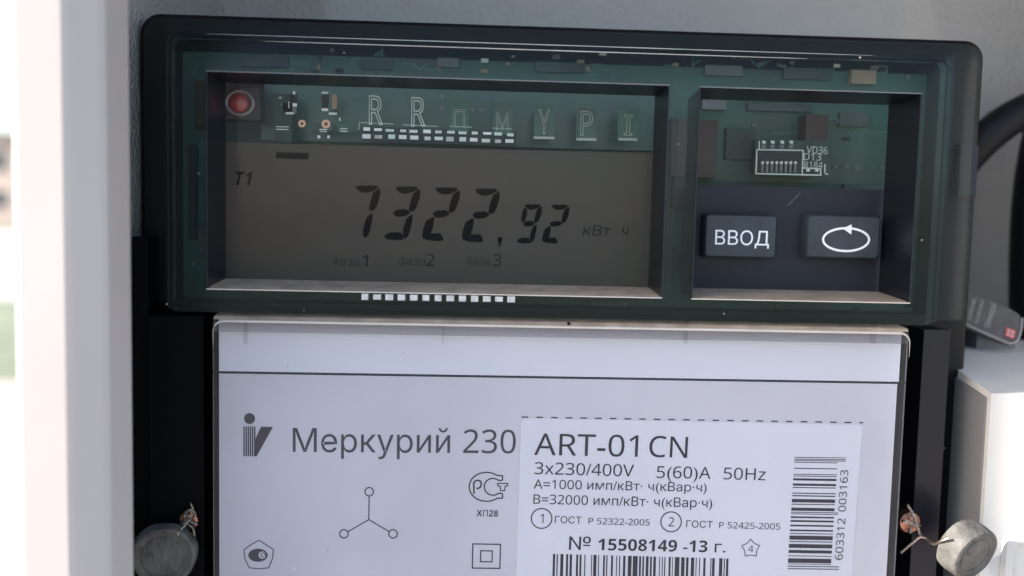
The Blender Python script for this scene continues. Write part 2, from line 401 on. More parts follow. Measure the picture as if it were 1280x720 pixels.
# soft distant parts seen through the smoky cover
for x, y, w, h, d, c in ((868,185,54,74,.004,'brownc'),(1021,160,26,34,.005,'brownc'),(893,130,30,14,.002,'greyc'),(975,134,80,12,.001,'pcbgrey'),(330,76,60,16,.001,'pcbgrey'),
        (470,80,40,14,.001,'pcbgrey'),(560,78,26,12,.0015,'greyc'),(700,84,60,14,.001,'pcbgrey'),(905,88,46,14,.001,'greyc'),(1010,92,60,16,.001,'pcbgrey'),(1080,96,30,18,.002,'tanc'),
        (925,180,34,40,.0012,'pcbgrey'),(1085,235,60,10,.001,'pcbgrey'),(1068,150,36,18,.001,'pcbgrey'),(250,130,14,60,.002,'brownc'),(240,240,10,120,.002,'chip'),(252,300,12,46,.001,'pcbgrey'),
        (350,383,60,16,.001,'chip'),(520,386,50,10,.001,'pcbgrey'),(760,385,40,14,.001,'greyc'),(1000,388,60,12,.001,'pcbgrey'),(850,240,16,40,.002,'brownc'),(850,330,14,40,.001,'pcbgrey')):
    comp('component', x, y, w, h, d, mt[c], bevel=.0002)
for x, y in ((918,168),(933,168),(918,196),(937,196),(1044,209),(1058,208),(1071,210),(1102,210),(1048,152),(1062,154),(943,157),(415,62),(405,80),(548,84),(635,80),(1135,96),(990,78),
             (552,135),(590,137),(602,137),(553,120),(656,152)):
    comp('solder_dot', x, y, 5, 4, .0006, mt['tanc' if 540 < x < 660 else 'greyc'])
bm = bmesh.new(); rt = random.Random(3)
for k in range(70):
    x, y = rt.uniform(240, 1140), rt.choice((rt.uniform(64, 92), rt.uniform(378, 400), rt.uniform(118, 230)))
    if 262 < x < 860 and 95 < y < 370: continue
    pts = [(x, y)]
    for j in range(3):
        dx, dy = rt.choice(((14,0),(22,0),(0,8),(9,7),(9,-7),(-12,0))); x += dx; y += dy; pts.append((x, y))
    if pts[1] != pts[3]: stroke(bm, pts, rt.choice((.9,1.3,2)), YP-.00005)
tag(fin(bm, 'copper_trace', mt['trace'], board), kind='stuff')
for k in range(46):
    x, y = rt.uniform(245, 1140), rt.choice((rt.uniform(66, 90), rt.uniform(380, 398), rt.uniform(125, 225), rt.uniform(66, 90)))
    if 262 < x < 866 and 95 < y < 370 or 936 < x < 1040 and 150 < y < 225: continue
    w_, h_ = rt.choice(((5,3),(7,4),(4,6),(9,5)))
    comp('chip_resistor', x, y, w_, h_, .0006, mt[rt.choice(('greyc','tanc','chip','tin'))])
# the driver chip in the right-hand window
YS = .0140
sub = pbox('component', 944, 174, 1037, 220, YS+.0005, .002, mt['pcbdark'], board)
chip = pbox('chip', 947, 188.5, 1002, 205, YS, .0004, mt['chip'], board)
bm = bmesh.new()
for pts in (((946,187),(1004,188)), ((946,187),(945,217)), ((944.5,217),(1027,219)), ((1004,188),(1002.5,217.5)), ((949,176),(949,186)), ((1003,210),(1026,211)), ((1026,211),(1025.5,218)), ((1031,205),(1031,216)), ((1031,217),(1035,218))):
    stroke(bm, pts, 1.3, YS-.0002)
fin(bm, 'board_outline', mt['silk'], board)
bm = bmesh.new()
for x in (954,965,977,988): ppoly(bm, [(x-2,176),(x+2,176.5),(x+2,180),(x-2,179)], YS-.0001, .0006)
for i in range(8): x = 952.5+i*5.85; ppoly(bm, [(x-1.2,202),(x+1.3,202),(x+1.3,205),(x-1.2,205)], YS-.0001, .0006)
for x in (1009.5,1020.5): ppoly(bm, [(x-1.7,211.5),(x+1.7,211.5),(x+1.7,214.5),(x-1.7,214.5)], YS-.0002, .0005)
fin(bm, 'solder_pad', mt['silk'], board)
bm = bmesh.new()
for i in range(8): x = 952.5+i*5.85; ppoly(bm, [(x-1.2,205.5),(x+1.3,205.5),(x+.9,215.5),(x-1.4,215.5)], YS-.0001, .0004)
for x in (954,965,977,988): ppoly(bm, [(x-2.5,181),(x+2.5,181),(x+2.5,185.5),(x-2.5,185.5)], YS-.0001, .0003)
fin(bm, 'chip_leg', mt['greyc'], board)
text('VD36', (1008,191.5), (1034,193), 9, YS-.0002, mt['silk'], board, 'board_print', off=-.01)
text('D13', (1004.5,200), (1026,201), 8.5, YS-.0002, mt['silk'], board, 'board_print', off=-.01)
text('R184', (1005,210), (1028,210.5), 8, YS-.0002, mt['silk'], board, 'board_print', off=-.01)

# the strip above the display: glyphs, pads and pins
strip = pbox('light_guide', 326, 104, 824, 188, .0185, .0012, clear('frosted guide', (.88,.92,.92), .5, .2, .07, (.45,.55,.53)), meter)
YG = .0116
for ch, x, y, h, wd in (('R',470,155,34,18),('R',523,157,34,18),('П',574,158,20,15),('М',628,162,20,16),('Y',680,167,29,15),('P',733,169,29,16),('I',785,169,25,11)):
    if ch in 'ПМYPI': pbox('glyph_tile', x-12, y-34, x+12, y+6, YG+.0002, .0002, mt['pcb'], board)
    text(ch, (x-wd/2,y), (x+wd/2,y+.3), h, YG, mt['silk' if ch == 'R' else 'silkdim'], board, 'glyph_outline', fillm='NONE', bev=.020)
bm = bmesh.new()
for x, y, ww in ((680,172,26),(733,174,25),(785,174,24)): stroke(bm, ((x-ww/2,y),(x+ww/2,y+.5)), 3, YG)
for pts in (((449,153),(492,155)), ((449,153),(449,162)), ((503,156),(547,158)), ((562,158),(590,159)), ((615,160),(640,161))): stroke(bm, pts, 1.1, YG)
fin(bm, 'bright_line', mt['silkdim'], board)
# display connector contacts, two rows
bm0 = None
for row, (yy, hh) in enumerate(((161.5,4.0),(170.0,5.0))):
    for i in range(13):
        x = 458+i*15.0+random.uniform(-1.2, 1.2); y = yy+i*.55+random.uniform(-.4, .4); hh = (4.0, 5.0)[row]*random.uniform(.8, 1.15)
        pbox('contact', x-(5.2 if (i*7+row) % 3 else 3.2), y-hh/2, x+(4.2 if i % 2 else 5), y+hh/2, YG, .0012, mt[random.choice(('silk','tin','pin'))] if row else mt[random.choice(('silk','silk','legend'))], board, .00025)
bm = bmesh.new()
for i in range(13):
    x = 458+i*15.0; ppoly(bm, [(x-6.8,158+i*.55),(x+6.8,158+i*.55),(x+6.8,176+i*.55),(x-6.8,176+i*.55)], YG+.0004, .00005)
fin(bm, 'contact_base', mt['chip'], board)
for i in range(13):      # the row of bright pins under the display
    x, y = 456+i*15.25, 371+i*.27
    w_ = random.uniform(4.0, 5.0); h_ = random.uniform(3.2, 4.0); pbox('pin', x-w_, y-h_, x+w_, y+h_, -.0004, .004, mt['pin'], board, .0007)
# small parts at the left of the strip
for nm, x, y, w, h, c in (('component',354,148,22,62,'pcbdark'),('capacitor',406,126,8,18,'chip'),('capacitor',418,127,6,18,'tanc'),('component',367,122,8,9,'chip'),('component',362,135,16,14,'greyc'),('component',404,158,24,10,'pcbgrey'),('component',430,160,16,10,'pcb')):
    pbox(nm, x-w/2, y-h/2, x+w/2, y+h/2, YG+.0002, .0008, mt[c], board, .0001)
for x, y, w, h, c in ((367.5,116,3,4,'legend'),(368.5,131,5,4,'legend'),(362,141.5,10,3,'silk'),(352.8,158.4,16,1.4,'legend'),(352.8,161.6,16,1.4,'legend'),(406,116,8,3,'silk'),(406,137,8,3.5,'legend'),(416,142,10,3,'silk'),
        (404,161.8,9,1.5,'legend'),(404,164.4,9,1.2,'silk'),(429.5,160.8,9,1.4,'silk'),(429.5,164,9,1.4,'silk'),(398.5,171,3,3.5,'legend'),(410.6,171,3,3.5,'legend'),(424.5,149,1.5,4,'silk'),(350,122,3,2,'silk'),(352,131,2,3,'greyc'),(361,131,1,8,'silk')):
    pbox('solder_pad', x-w/2, y-h/2, x+w/2, y+h/2, YG-.0002, .0003, mt[c], board)
for x, y, r in ((377.5,154.5,4.6),(407.5,155,5.4)):
    bm = bmesh.new(); stroke(bm, ell(x, y, r*.74, r*.74, 10), r*.55, YG-.0001, True); fin(bm, 'pad_ring', mt['copper'], board)
    bm = bmesh.new(); ppoly(bm, ell(x, y, r*.5, r*.5, 10), YG, .00003); fin(bm, 'pad_hole', mt['brownc'], board)
text('БЩ5П', (361,156), (345,150), 0.1, YG, mt['silk'], board, 'board_print') if False else None

# red indicator
led = pbox('indicator_lamp', 279.5, 101, 325, 150, .0112, .004, mt['ledbox'], meter, .0002)
c_ = at(299.5, 128.5, .0108); rr = 16.5*(at(641,360,.0108)-at(640,360,.0108)).length
bm = bmesh.new()
tor = []
for k in range(13):
    a = math.pi*k/12; tor.append([Vector((c_.x+(rr*.86-rr*.13*math.cos(a))*math.cos(t)*1.12, .0111-rr*.16*math.sin(a), c_.z+(rr*.86-rr*.13*math.cos(a))*math.sin(t))) for t in [2*math.pi*i/36 for i in range(36)]])
bridge(bm, tor); fin(bm, 'ring', mt['ledring'], led, True)
bm = bmesh.new(); dome = [[Vector((c_.x-.0002+rr*.74*math.cos(b)*math.cos(t), .0111-rr*.42*math.sin(b), c_.z+rr*.74*math.cos(b)*math.sin(t))) for t in [2*math.pi*i/32 for i in range(32)]] for b in [R(x) for x in (0,18,36,54,70,84)]]
vl = bridge(bm, dome); bm.faces.new(vl[-1]); fin(bm, 'lens', mt['led'], led, True)

# the liquid crystal display
YL = .0107
la, lb = at(275, 190, YL), at(818, 362, YL)
lt0 = at(540, 184.5, YL).z
lcd = box('display', la.x, lb.x, YL, YL+.003, lb.z, lt0, mt['lcd'], meter)
bm = bmesh.new(); stroke(bm, ((326,180),(822,189.5)), 1.3, .0185-.0002); fin(bm, 'guide_edge', mt['matte'], meter)
SEG = dict(
 a=[(277,60),(300,57),(380,57),(394,65),(372,82),(345,90),(318,93),(296,84),(280,70)],
 b=[(399,72),(406,84),(404,110),(388,160),(374,184),(358,189),(347,181),(356,140),(370,95)],
 c=[(358,207),(366,216),(362,245),(350,295),(340,322),(326,333),(314,318),(318,280),(332,232)],
 d=[(216,322),(232,308),(250,302),(298,301),(308,312),(317,336),(300,341),(250,338),(228,334)],
 e=[(262,215),(268,224),(262,262),(254,290),(238,310),(216,330),(206,318),(210,285),(226,236)],
 f=[(274,80),(292,98),(288,130),(280,160),(262,186),(250,180),(248,160),(256,110)],
 g=[(262,197),(282,181),(326,178),(342,186),(350,196),(330,210),(300,216),(276,214)])
def digit(segs, ox, oy, sx=1, sy=1):
    bm = bmesh.new()
    for s in segs:
        pts = [((ox+(x-217)*sx)/4.267+430, (oy+(y-57)*sy)/4.267+220) for x, y in SEG[s]]
        cx = sum(p[0] for p in pts)/len(pts); cy = sum(p[1] for p in pts)/len(pts)
        ppoly(bm, [(x+.55*(x-cx)/math.hypot(x-cx, y-cy), y+.55*(y-cy)/math.hypot(x-cx, y-cy)) for x, y in pts], YL-.0001)
    fin(bm, 'digit', mt['seg'], lcd)
digit('abc', 4, 52); digit('abgcd', 217, 57)
bm = bmesh.new()
digit('abged', 429, 62); digit('abged', 641, 68)
digit('abfgcd', 925, 152, .69, .73); digit('abged', 1066, 154, .72, .72)
ppoly(bm, [(430+x/4.267, 220+y/4.267) for x, y in ((820,327),(846,326),(842,347),(830,378),(823,376),(826,350),(819,348))], YL-.0001)
fin(bm, 'comma', mt['seg'], lcd)
bm = bmesh.new(); ppoly(bm, [(345,190.2),(386,191.4),(385.5,199.2),(344.8,198)], YL-.0001); fin(bm, 'cursor_bar', mt['seg'], lcd)
text('T1', (291,231), (312,232), 16.5, YL-.0001, mt['seg'], lcd, 'display_text', True, shear=.2)
text('кВт', (728.5,294), (762,295), 13, YL-.0001, mt['segmid'], lcd, 'display_text', shear=.12)
text('ч', (776.5,294.5), (784,295), 14.5, YL-.0001, mt['segmid'], lcd, 'display_text', shear=.15)
for s, a, b, dg, c, d in (('аза',416,449,'1',452,459.5),('аза',499,532,'2',533,543),('аза',583,612,'3',616,626)):
    text(s, (a+9,331.6), (b,332), 11, YL-.0001, mt['segfaint'], lcd, 'display_text')
    bm = bmesh.new(); stroke(bm, ell(a+4, 326.5, 3.6, 3.8, 16), 1.1, YL-.0001, True); stroke(bm, ((a+4.4,320),(a+3.8,333)), 1.1, YL-.00012); fin(bm, 'display_text', mt['segfaint'], lcd)
    text(dg, (c,332.5), (d,333), 14 if dg == '1' else 15, YL-.0001, mt['segmid'], lcd, 'display_text')
# clear pane in the display window
pbox('window_pane', 255, 92, 840, 372, PANE, .0004, mt['pane'], meter)
# a second reveal wall that carries the pane down to the strip
# button panel
YBP = .0130
a, b = at(862, 231, YBP), at(1107, 372, YBP)
panel = box('button_panel', a.x, b.x, YBP, YBP+.003, b.z, a.z, mt['panel'], meter, .0003)
pbox('window_pane', 872, 112, 1146, 232, PANE2, .0003, mt['pane'], meter)
def button(x0, y0, x1, y1):
    Yf = YBP-.0035
    a, b = at(x0, y0, Yf), at(x1, y1, Yf); bm = bmesh.new()
    L = [rloop(a.x-.00045+i, b.x+.00045-i, b.z-.00045+i, a.z+.00045-i, .0007, y, 4) for i, y in ((0,YBP),(0,Yf+.0010),(.00012,Yf+.0004),(.00045,Yf))]
    vl = bridge(bm, L); bm.faces.new(vl[-1]); return fin(bm, 'button', mt['button'], panel, True), Yf
bt, Yf = button(884, 269, 968, 321)
text('ВВОД', (893.5,305.5), (961,307), 18, Yf-.0001, mt['legend'], bt, 'legend', ref='H')
bt, Yf = button(1013, 270, 1097, 322)
bm = bmesh.new(); stroke(bm, ell(1057.5, 299.5, 28.7, 14.3, 44), 2.8, Yf-.0001, True)
fin(bm, 'legend', mt['legend'], bt)
bm = bmesh.new(); ppoly(bm, [(1053,285.5),(1064.5,280.5),(1064,293)], Yf-.0001, .0001); fin(bm, 'legend', mt['legend'], bt)
bm = bmesh.new(); stroke(bm, ((984.5,257),(1000,241)), .8, YBP-.0002); fin(bm, 'scratch', mt['greyc'], panel)

# lower body with nameplate under the clear terminal cover
YN = .0012
ta, tb = at(263, 404, 0), at(1141, 440, 0)
bm = bmesh.new()
vl = bridge(bm, [[Vector((x, y, z)) for x, z in ((ta.x+i,zb+.01),(tb.x-i,zb+.01),(tb.x-i,ta.z-i*.3),(ta.x+i,ta.z-i*.3))] for i, y in ((0,.0128),(0,.0022),(.0004,.0018),(.0014,.0016))])
bm.faces.new(vl[-1]); fin(bm, 'terminal_body', mt['black'], meter)
na, nb = at(274, 560, YN), at(1117, 560, YN); zc1 = at(700, 473.5, YN).z; zc0 = at(700, 470.5, YN).z
box('upper_strip', na.x, nb.x+.0003, YN, YN+.0003, zc0, at(700, 407, YN).z, mt['white'], meter)
plate = box('nameplate', na.x, nb.x, YN, YN+.0003, zb+.02, zc1, mt['plate'], meter)
box('gap_line', na.x-.0002, nb.x+.0003, YN+.0001, YN+.0003, zc1, zc0, mt['ink'], meter)
# clear cover: top ledge, step and pane
ca, cb = at(266, 400, -.002), at(1137, 400, -.002)
z1, z2 = at(700, 398.5, .0035).z, at(700, 409.5, -.0022).z
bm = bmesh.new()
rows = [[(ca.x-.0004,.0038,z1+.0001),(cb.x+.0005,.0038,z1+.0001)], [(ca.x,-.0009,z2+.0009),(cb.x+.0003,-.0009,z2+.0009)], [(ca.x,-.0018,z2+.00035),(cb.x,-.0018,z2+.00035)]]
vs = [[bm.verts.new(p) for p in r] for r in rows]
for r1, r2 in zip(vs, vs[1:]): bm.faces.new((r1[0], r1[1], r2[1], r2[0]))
fin(bm, 'cover_ledge', mt['ledge'], meter)  # same cream in place of light on the cover's top edge
rc_ = .0022; zc_ = z2+.0001; arc = lambda cx, a0, a1: [Vector((cx+rc_*math.cos(R(a0+(a1-a0)*k/6)), -.0019, zc_-rc_+rc_*math.sin(R(a0+(a1-a0)*k/6)))) for k in range(7)]
lip = [Vector((ca.x, -.0019, zc_-.005))]+arc(ca.x+rc_, 180, 90)+arc(cb.x+.0004-rc_, 90, 0)+[Vector((cb.x+.0004, -.0019, zc_-.005))]
bm = bmesh.new(); tube(bm, lip, .00028, 10, [.12]+[.25+.125*k for k in range(7)]+[1-.125*k for k in range(7)]+[.12]); fin(bm, 'cover_lip', mt['milky'], meter, True)
a, b = at(268, 411, -.0012), at(1135, 423, -.0012)
box('cover_thickness', a.x, b.x, -.0013, -.0004, at(700, 422, -.0012).z, z2, mt['thick'], meter, .0003)  # thick clear edge; its tint adds the soft shade under the ledge
for x0_, x1_ in ((1148, 1181), (186, 254)):
    a, b = at(x0_, 560, .005), at(x1_, 560, .005); box('side_rail', a.x, b.x, .0055, .0135, zb+.002, at(700, 404, .005).z, mt['rail' if x0_ > 600 else 'matte'], meter, .0012, True, 3)
cover = box('terminal_cover', ca.x, cb.x, -.0020, -.0014, zb+.01, z2, mt['clearcover'], meter)
for px in (305, 553, 858, 1093):
    a = at(px, 404, -.0012); box('cover_rib', a.x, a.x+.0003, -.0016, .0010, a.z-.0042, a.z+.0003, mt['clearcover'], meter)

# ---- print on the nameplate
YI = YN
bm = bmesh.new(); ppoly(bm, ell(312, 523.2, 6.9, 6.9), YI)
for k in range(6): x = 304.3+k*2.65; ppoly(bm, [(x,533),(x+1.75,533),(x+1.75,570.3),(x,570.3)], YI)
ppoly(bm, [(326.3,533.3),(341.3,533.6),(320.8,570.4),(318.5,570.4),(319.5,548)], YI)
fin(bm, 'logo', mt['inkgrey'], plate)
text('Меркурий 230', (366,564.8), (644.5,566.6), 30, YI, mt['inkgrey'], plate)
bm = bmesh.new()
stroke(bm, ell(461.5, 614.6, 5.3, 5.3, 20), 1.5, YI, True); stroke(bm, ell(430, 667.2, 5.3, 5.3, 20), 1.5, YI, True); stroke(bm, ell(491.3, 667.2, 5.3, 5.3, 20), 1.5, YI, True)
stroke(bm, ((461.5,620),(461,649.5)), 1.4, YI); stroke(bm, ((434.6,664.7),(461,649.5),(486.8,664.6)), 1.4, YI)
fin(bm, 'phase_symbol', mt['ink'], plate)
bm = bmesh.new(); E_ = lambda x, y: (570+x/10.29, 580+y/10.29)
o_ = [E_(*p) for p in ell(392, 293, 222, 184, 34, 25, 325)]
o1 = [E_(600,440)]+[E_(*p) for p in ell(392, 293, 222, 186, 34, 52, 308)]+[E_(600,150)]
stroke(bm, o1, 1.7, YI); stroke(bm, [E_(600,150), E_(596,210)], 1.7, YI); stroke(bm, [E_(596,378), E_(600,440)], 1.7, YI)
stroke(bm, [E_(596,210)]+[E_(*p) for p in ell(475, 293, 112, 108, 24, 310, 50)]+[E_(596,378)], 1.7, YI)
stroke(bm, [E_(232,385), E_(228,245), E_(250,215), E_(285,208), E_(318,225), E_(326,260), E_(312,300), E_(280,315), E_(262,310)], 2.0, YI)
stroke(bm, [E_(535,248), E_(665,250), E_(662,282), E_(632,284), E_(624,342), E_(572,342), E_(566,284), E_(540,282)], 1.4, YI, True)
fin(bm, 'conformity_mark', mt['ink'], plate)
text('XП28', (595.5,645.2), (622.5,645.8), 8.2, YI, mt['ink'], plate, bold=True)
bm = bmesh.new()
stroke(bm, ((591,679.8),(625.6,680.4),(624.8,710.4),(590.4,710)), 1.6, YI, True); stroke(bm, ((601,688.3),(615.3,688.6),(615,702.2),(600.6,702)), 1.5, YI, True)
fin(bm, 'insulation_symbol', mt['ink'], plate)
bm = bmesh.new(); stroke(bm, ((324,675.3),(333,681),(342,687),(340.4,699),(336,709.6),(324,711),(311.6,709.6),(306.5,699),(304.8,687.5),(314,680.5)), 1.3, YI, True)
ppoly(bm, ell(322.5, 694, 12.2, 8.2), YI); fin(bm, 'approval_mark', mt['inkgrey'], plate)
bm = bmesh.new(); ppoly(bm, ell(327.8, 693.8, 4.6, 4.6, 16), YI-.00006); fin(bm, 'approval_mark', mt['plate'], plate)
bm = bmesh.new(); stroke(bm, ell(328.8, 693.6, 2.6, 2.6, 14, 50, 330), 1.1, YI-.00008); ppoly(bm, ell(331.5, 693.6, 1.3, 1.0, 8), YI-.00012); fin(bm, 'approval_mark', mt['inkgrey'], plate)
bm = bmesh.new(); ppoly(bm, ell(368, 711, 1.8, 2.4, 10), YI); fin(bm, 'speck', mt['white'], plate)
# dashed line over the sticker
bm = bmesh.new(); x = 652.0
while x < 1079:
    y = 521.2+(x-652)*.0166; ppoly(bm, [(x,y-.7),(min(x+8.5,1079),y-.6),(min(x+8.5,1079),y+1.0),(x,y+.9)], YI, .00002); x += 18.35
fin(bm, 'dashed_line', mt['ink'], plate)
# sticker
YK = YN-.00012
q = [at(*p, YK) for p in ((651.5,522.5),(1078.3,531),(1062.0,760),(644,760))]
def rcorner(q, r, n=5):
    out = []
    for i in range(4):
        a, b, c = q[i-1], q[i], q[(i+1) % 4]; u = (a-b).normalized(); v = (c-b).normalized()
        for k in range(n+1):
            t = k/n; out.append(b+u*r*(1-t)**2+v*r*t**2)
    return [(p.x, p.z) for p in out]
bm = bmesh.new(); prism(bm, rcorner(q, .0012), YK, YN-.00001); stick = fin(bm, 'sticker', mt['white'], meter)
YT = YK-.00001; ik = mt['ink']
text('ART-01', (667.5,568.6), (797,571), 27.8, YT, ik, stick)
text('CN', (811,571), (858.8,572.3), 27.2, YT, ik, stick)
text('3x230/400V', (668,592.5), (792,595.6), 15.4, YT, ik, stick)
text('5(60)A', (820.5,597.3), (888,598.6), 15.4, YT, ik, stick)
text('50Hz', (904,599), (956.5,600.4), 15.4, YT, ik, stick)
text('A=1000 имп/кВт· ч(кВар·ч)', (667,610.6), (883,614.8), 11.8, YT, ik, stick)
text('B=32000 имп/кВт· ч(кВар·ч)', (666.5,629.6), (890,634.6), 12.2, YT, ik, stick)
for cx, cy, n in ((677,648,'1'),(838.8,652.2,'2')):
    bm = bmesh.new(); stroke(bm, ell(cx, cy, 12.8, 12.4, 36), 1.5, YT, True); fin(bm, 'printed_ring', ik, stick)
    text(n, (cx-(1.8 if n == '1' else 3.4),cy+5.8), (cx+(2.2 if n == '1' else 3.6),cy+5.9), 12, YT, ik, stick)
text('ГОСТ', (693.5,653.6), (726.6,654.6), 9, YT, ik, stick)
text('P 52322-2005', (735.6,655), (812,657), 8.2, YT, ik, stick)
text('ГОСТ', (857.5,659), (890.6,660), 9, YT, ik, stick)
text('P 52425-2005', (898.8,660), (975,662), 8.2, YT, ik, stick)
text('№', (711,687), (738,687.6), 17.2, YT, ik, stick)
text('15508149 -13', (747.5,687.6), (884,690.2), 15.2, YT, ik, stick, bold=True)
text('г.', (893,690.4), (906.6,690.6), 15.2, YT, ik, stick)
bm = bmesh.new(); st = []
for i in range(10):
    rr = 11.6 if i % 2 == 0 else 8.0; a = R(-90+36*i); st.append((938.3+rr*math.cos(a), 685.6+rr*math.sin(a)))
stroke(bm, st, 1.1, YT, True); fin(bm, 'star_outline', ik, stick)
text('4', (934.8,689.8), (941.6,689.9), 8.6, YT, ik, stick)
bars = [(60,75),(85,93),(110,130),(148,162),(172,188),(215,229),(238,251),(270,277),(315,321),(330,351),(362,368),(395,407),(416,424),(448,461),(482,488),(502,509),(528,544),(560,585),(593,625),(635,648),(657,668),(680,698),(708,720),(730,747),(768,774),(787,793),(803,810),(832,845),(855,860),(873,904),(915,938),(948,964),(980,1002),(1012,1018),(1035,1041),(1063,1078),(1110,1116),(1122,1139),(1168,1190),(1199,1206),(1215,1230)]
bm = bmesh.new()
for a, b in bars:
    x0, x1 = 680+a/5.333, 680+b/5.333; y = 692.2+(x0-690)*.027
    ppoly(bm, [(x0,y),(x1,y+.1),(x1-1.2,740),(x0-1.2,740)], YT)
fin(bm, 'barcode', ik, stick)
hb_ = [(50,53.5,2),(60,64,2),(68,72,2),(78,82,0),(111,116,0),(145,149,0),(155,159,0),(170,182,0),(199,211,0),(219,224,0),(251,256,0),(265,271,0),(286,305,0),(313,318,0),(335,352,0),(359,363,1),(368,372,1),(384,393,0),(405,415,0),(431,440,0),(458,467,0),(478,482,0),(492,515,0),(523,528,0),(539,561,0),(573,590,0),(604,608,0),(620,645,0),(650,653,0),(662,667,2),(676,681,2)]
bm = bmesh.new()
for a, b, long_ in hb_:
    def X(y, t): return 975+((82-(y-50)*.0635)+t*(243+(46 if long_ == 2 and t else 0)+(22 if long_ == 1 and t else 0)))/4.5
    def Yp(y, t): return 560+(y+t*(4 if not long_ else 4))/4.5
    ppoly(bm, [(X(a,0),Yp(a,0)),(X(a,1),Yp(a,1)),(X(b,1),Yp(b,1)),(X(b,0),Yp(b,0))], YT)
fin(bm, 'barcode', ik, stick)
text('603312', (1053.0,700), (1056.8,648), 10.2, YT, ik, stick)
text('003163', (1057.2,639.5), (1060.4,587.5), 10.2, YT, ik, stick)

for px, py, r, mk in ((209,380,1.2,'legend'),(711,404.5,2.2,'matte'),(430,66,1.0,'dust'),(1075,72,1.6,'dust'),(905,392,1.1,'dust'),(380,388,.9,'dust'),(848,180,1.0,'dust'),(1152,300,1.1,'dust'),(242,330,1.0,'dust'),(1180,560,.9,'dust'),(1165,470,1.1,'dust')):
    Yd = -.0003 if 225 < px < 1162 and py < 397 else (-.0021 if px == 711 else (.0070 if px < 225 else .0130))
    bm = bmesh.new(); ppoly(bm, [(px+r*math.cos(a)*random.uniform(.6, 1.3), py+r*math.sin(a)*random.uniform(.6, 1.2)) for a in [R(x) for x in range(0, 360, 52)]], Yd, .0001); fin(bm, 'dust_speck', mt[mk], meter)
rq = random.Random(11)
for k in range(16):
    px, py, r = rq.uniform(285, 1095), rq.uniform(415, 715), rq.uniform(.35, .8)
    bm = bmesh.new(); ppoly(bm, [(px+r*math.cos(R(x))*rq.uniform(.6, 1.4), py+r*math.sin(R(x))) for x in range(0, 360, 60)], -.00205, .00005); fin(bm, 'dust_speck', mt[rq.choice(('dust','chip','dust'))], meter)
# cover screws
def screw(px, py, Y, r, tilt):
    c = at(px, py, Y); bm = bmesh.new(); n = 24
    prof = ((0,.006),(r*.80,.006),(r*.80,.0016),(r,.0014),(r,.0002),(r*.86,-.0006),(r*.5,-.0010),(r*.1,-.0011))
    rings = [[Vector((c.x+q_*math.cos(2*math.pi*k/n), Y+y_, c.z+q_*math.sin(2*math.pi*k/n))) for k in range(n)] for q_, y_ in prof[1:]]
    vl = bridge(bm, rings); bm.faces.new(vl[-1]); s = fin(bm, 'screw', mt['brass'], meter, True)
    mx = Matrix.Translation((c.x, Y-.0011, c.z)) @ Matrix.Rotation(tilt, 4, 'Y')
    bm = bmesh.new(); addbox(bm, -r*.8, r*.8, -.0004, .0004, -r*.10, r*.10, mx); addbox(bm, -r*.1, r*.1, -.0006, .0002, -r*.8, r*.8, mx); fin(bm, 'slot', mt['solder'], s)
screw(237, 650, .006, .0022, R(8)); screw(1136, 652, .006, .0026, R(12))

# ================================================================== things round the meter
def twist(bm, pts, r=.00017, pitch=.0016):
    """two thin wires twisted round each other along a curve"""
    P = spline(pts, 14) if len(pts) > 2 else [pts[0]+(pts[1]-pts[0])*k/14 for k in range(15)]
    L = 0; A, B = [], []
    for i, p in enumerate(P):
        if i: L += (p-P[i-1]).length
        d = (P[min(i+1, len(P)-1)]-P[max(i-1, 0)]).normalized(); s = d.cross(Vector((.1,1,.1))).normalized(); t = d.cross(s)
        a = 2*math.pi*L/pitch; o = (s*math.cos(a)+t*math.sin(a))*r*.95; A.append(p+o); B.append(p-o)
    tube(bm, A, r, 6); tube(bm, B, r, 6)
def seal(px, py, Y, rpx, axis, label, wires, thick=.0042):
    c = at(px, py, Y); r = rpx*(at(641,360,Y)-at(640,360,Y)).length
    root = empty('lead_seal', c, label, 'seal', 'lead seals wired to the cover screws')
    ax = Vector(axis).normalized(); s = ax.cross(Vector((0,0,1))).normalized(); t = s.cross(ax); n = 40
    bm = bmesh.new(); rings = []
    for rr, h in ((.90,-1.0),(.97,-.9),(1.0,-.7),(1.03,-.3),(1.02,.2),(1.0,.7),(.97,.92),(.91,1.0),(.86,.97),(.82,.86),(.5,.83),(.15,.86)):
        rings.append([c+ax*(h*thick/2)+(s*math.cos(2*math.pi*k/n)+t*math.sin(2*math.pi*k/n))*r*rr*(1+.018*math.sin(3*2*math.pi*k/n+h)+.01*math.sin(7*2*math.pi*k/n)) for k in range(n)])
    vl = bridge(bm, rings); bm.faces.new(vl[-1]); bm.faces.new(vl[0][::-1]); fin(bm, 'seal_body', mt['lead'], root, True)
    bm = bmesh.new(); ring = [c+ax*(thick*.425)+(s*math.cos(2*math.pi*k/n)+t*math.sin(2*math.pi*k/n))*r*.66 for k in range(n+1)]
    tube(bm, ring, r*.022, 6); fin(bm, 'stamp_ring', mt['lead'], root, True)
    # pressed marks on the face
    bm = bmesh.new()
    for k in range(5):
        a = -r*.5+k*r*.22; p = c+ax*(thick*.43)+s*a+t*(r*.05*math.sin(k*2)); q = p+s*r*.12+t*r*(.2+.1*math.cos(k*3))
        tube(bm, [p, (p+q)/2-ax*.00002, q+s*r*.06], r*.014, 6)
    fin(bm, 'stamp_mark', mt['lead'], root, True)
    bm = bmesh.new()
    bm.free()
    for wpts in wires:
        bm = bmesh.new(); twist(bm, [at(*p) for p in wpts]); fin(bm, 'wire', mt['wire'], root, True)
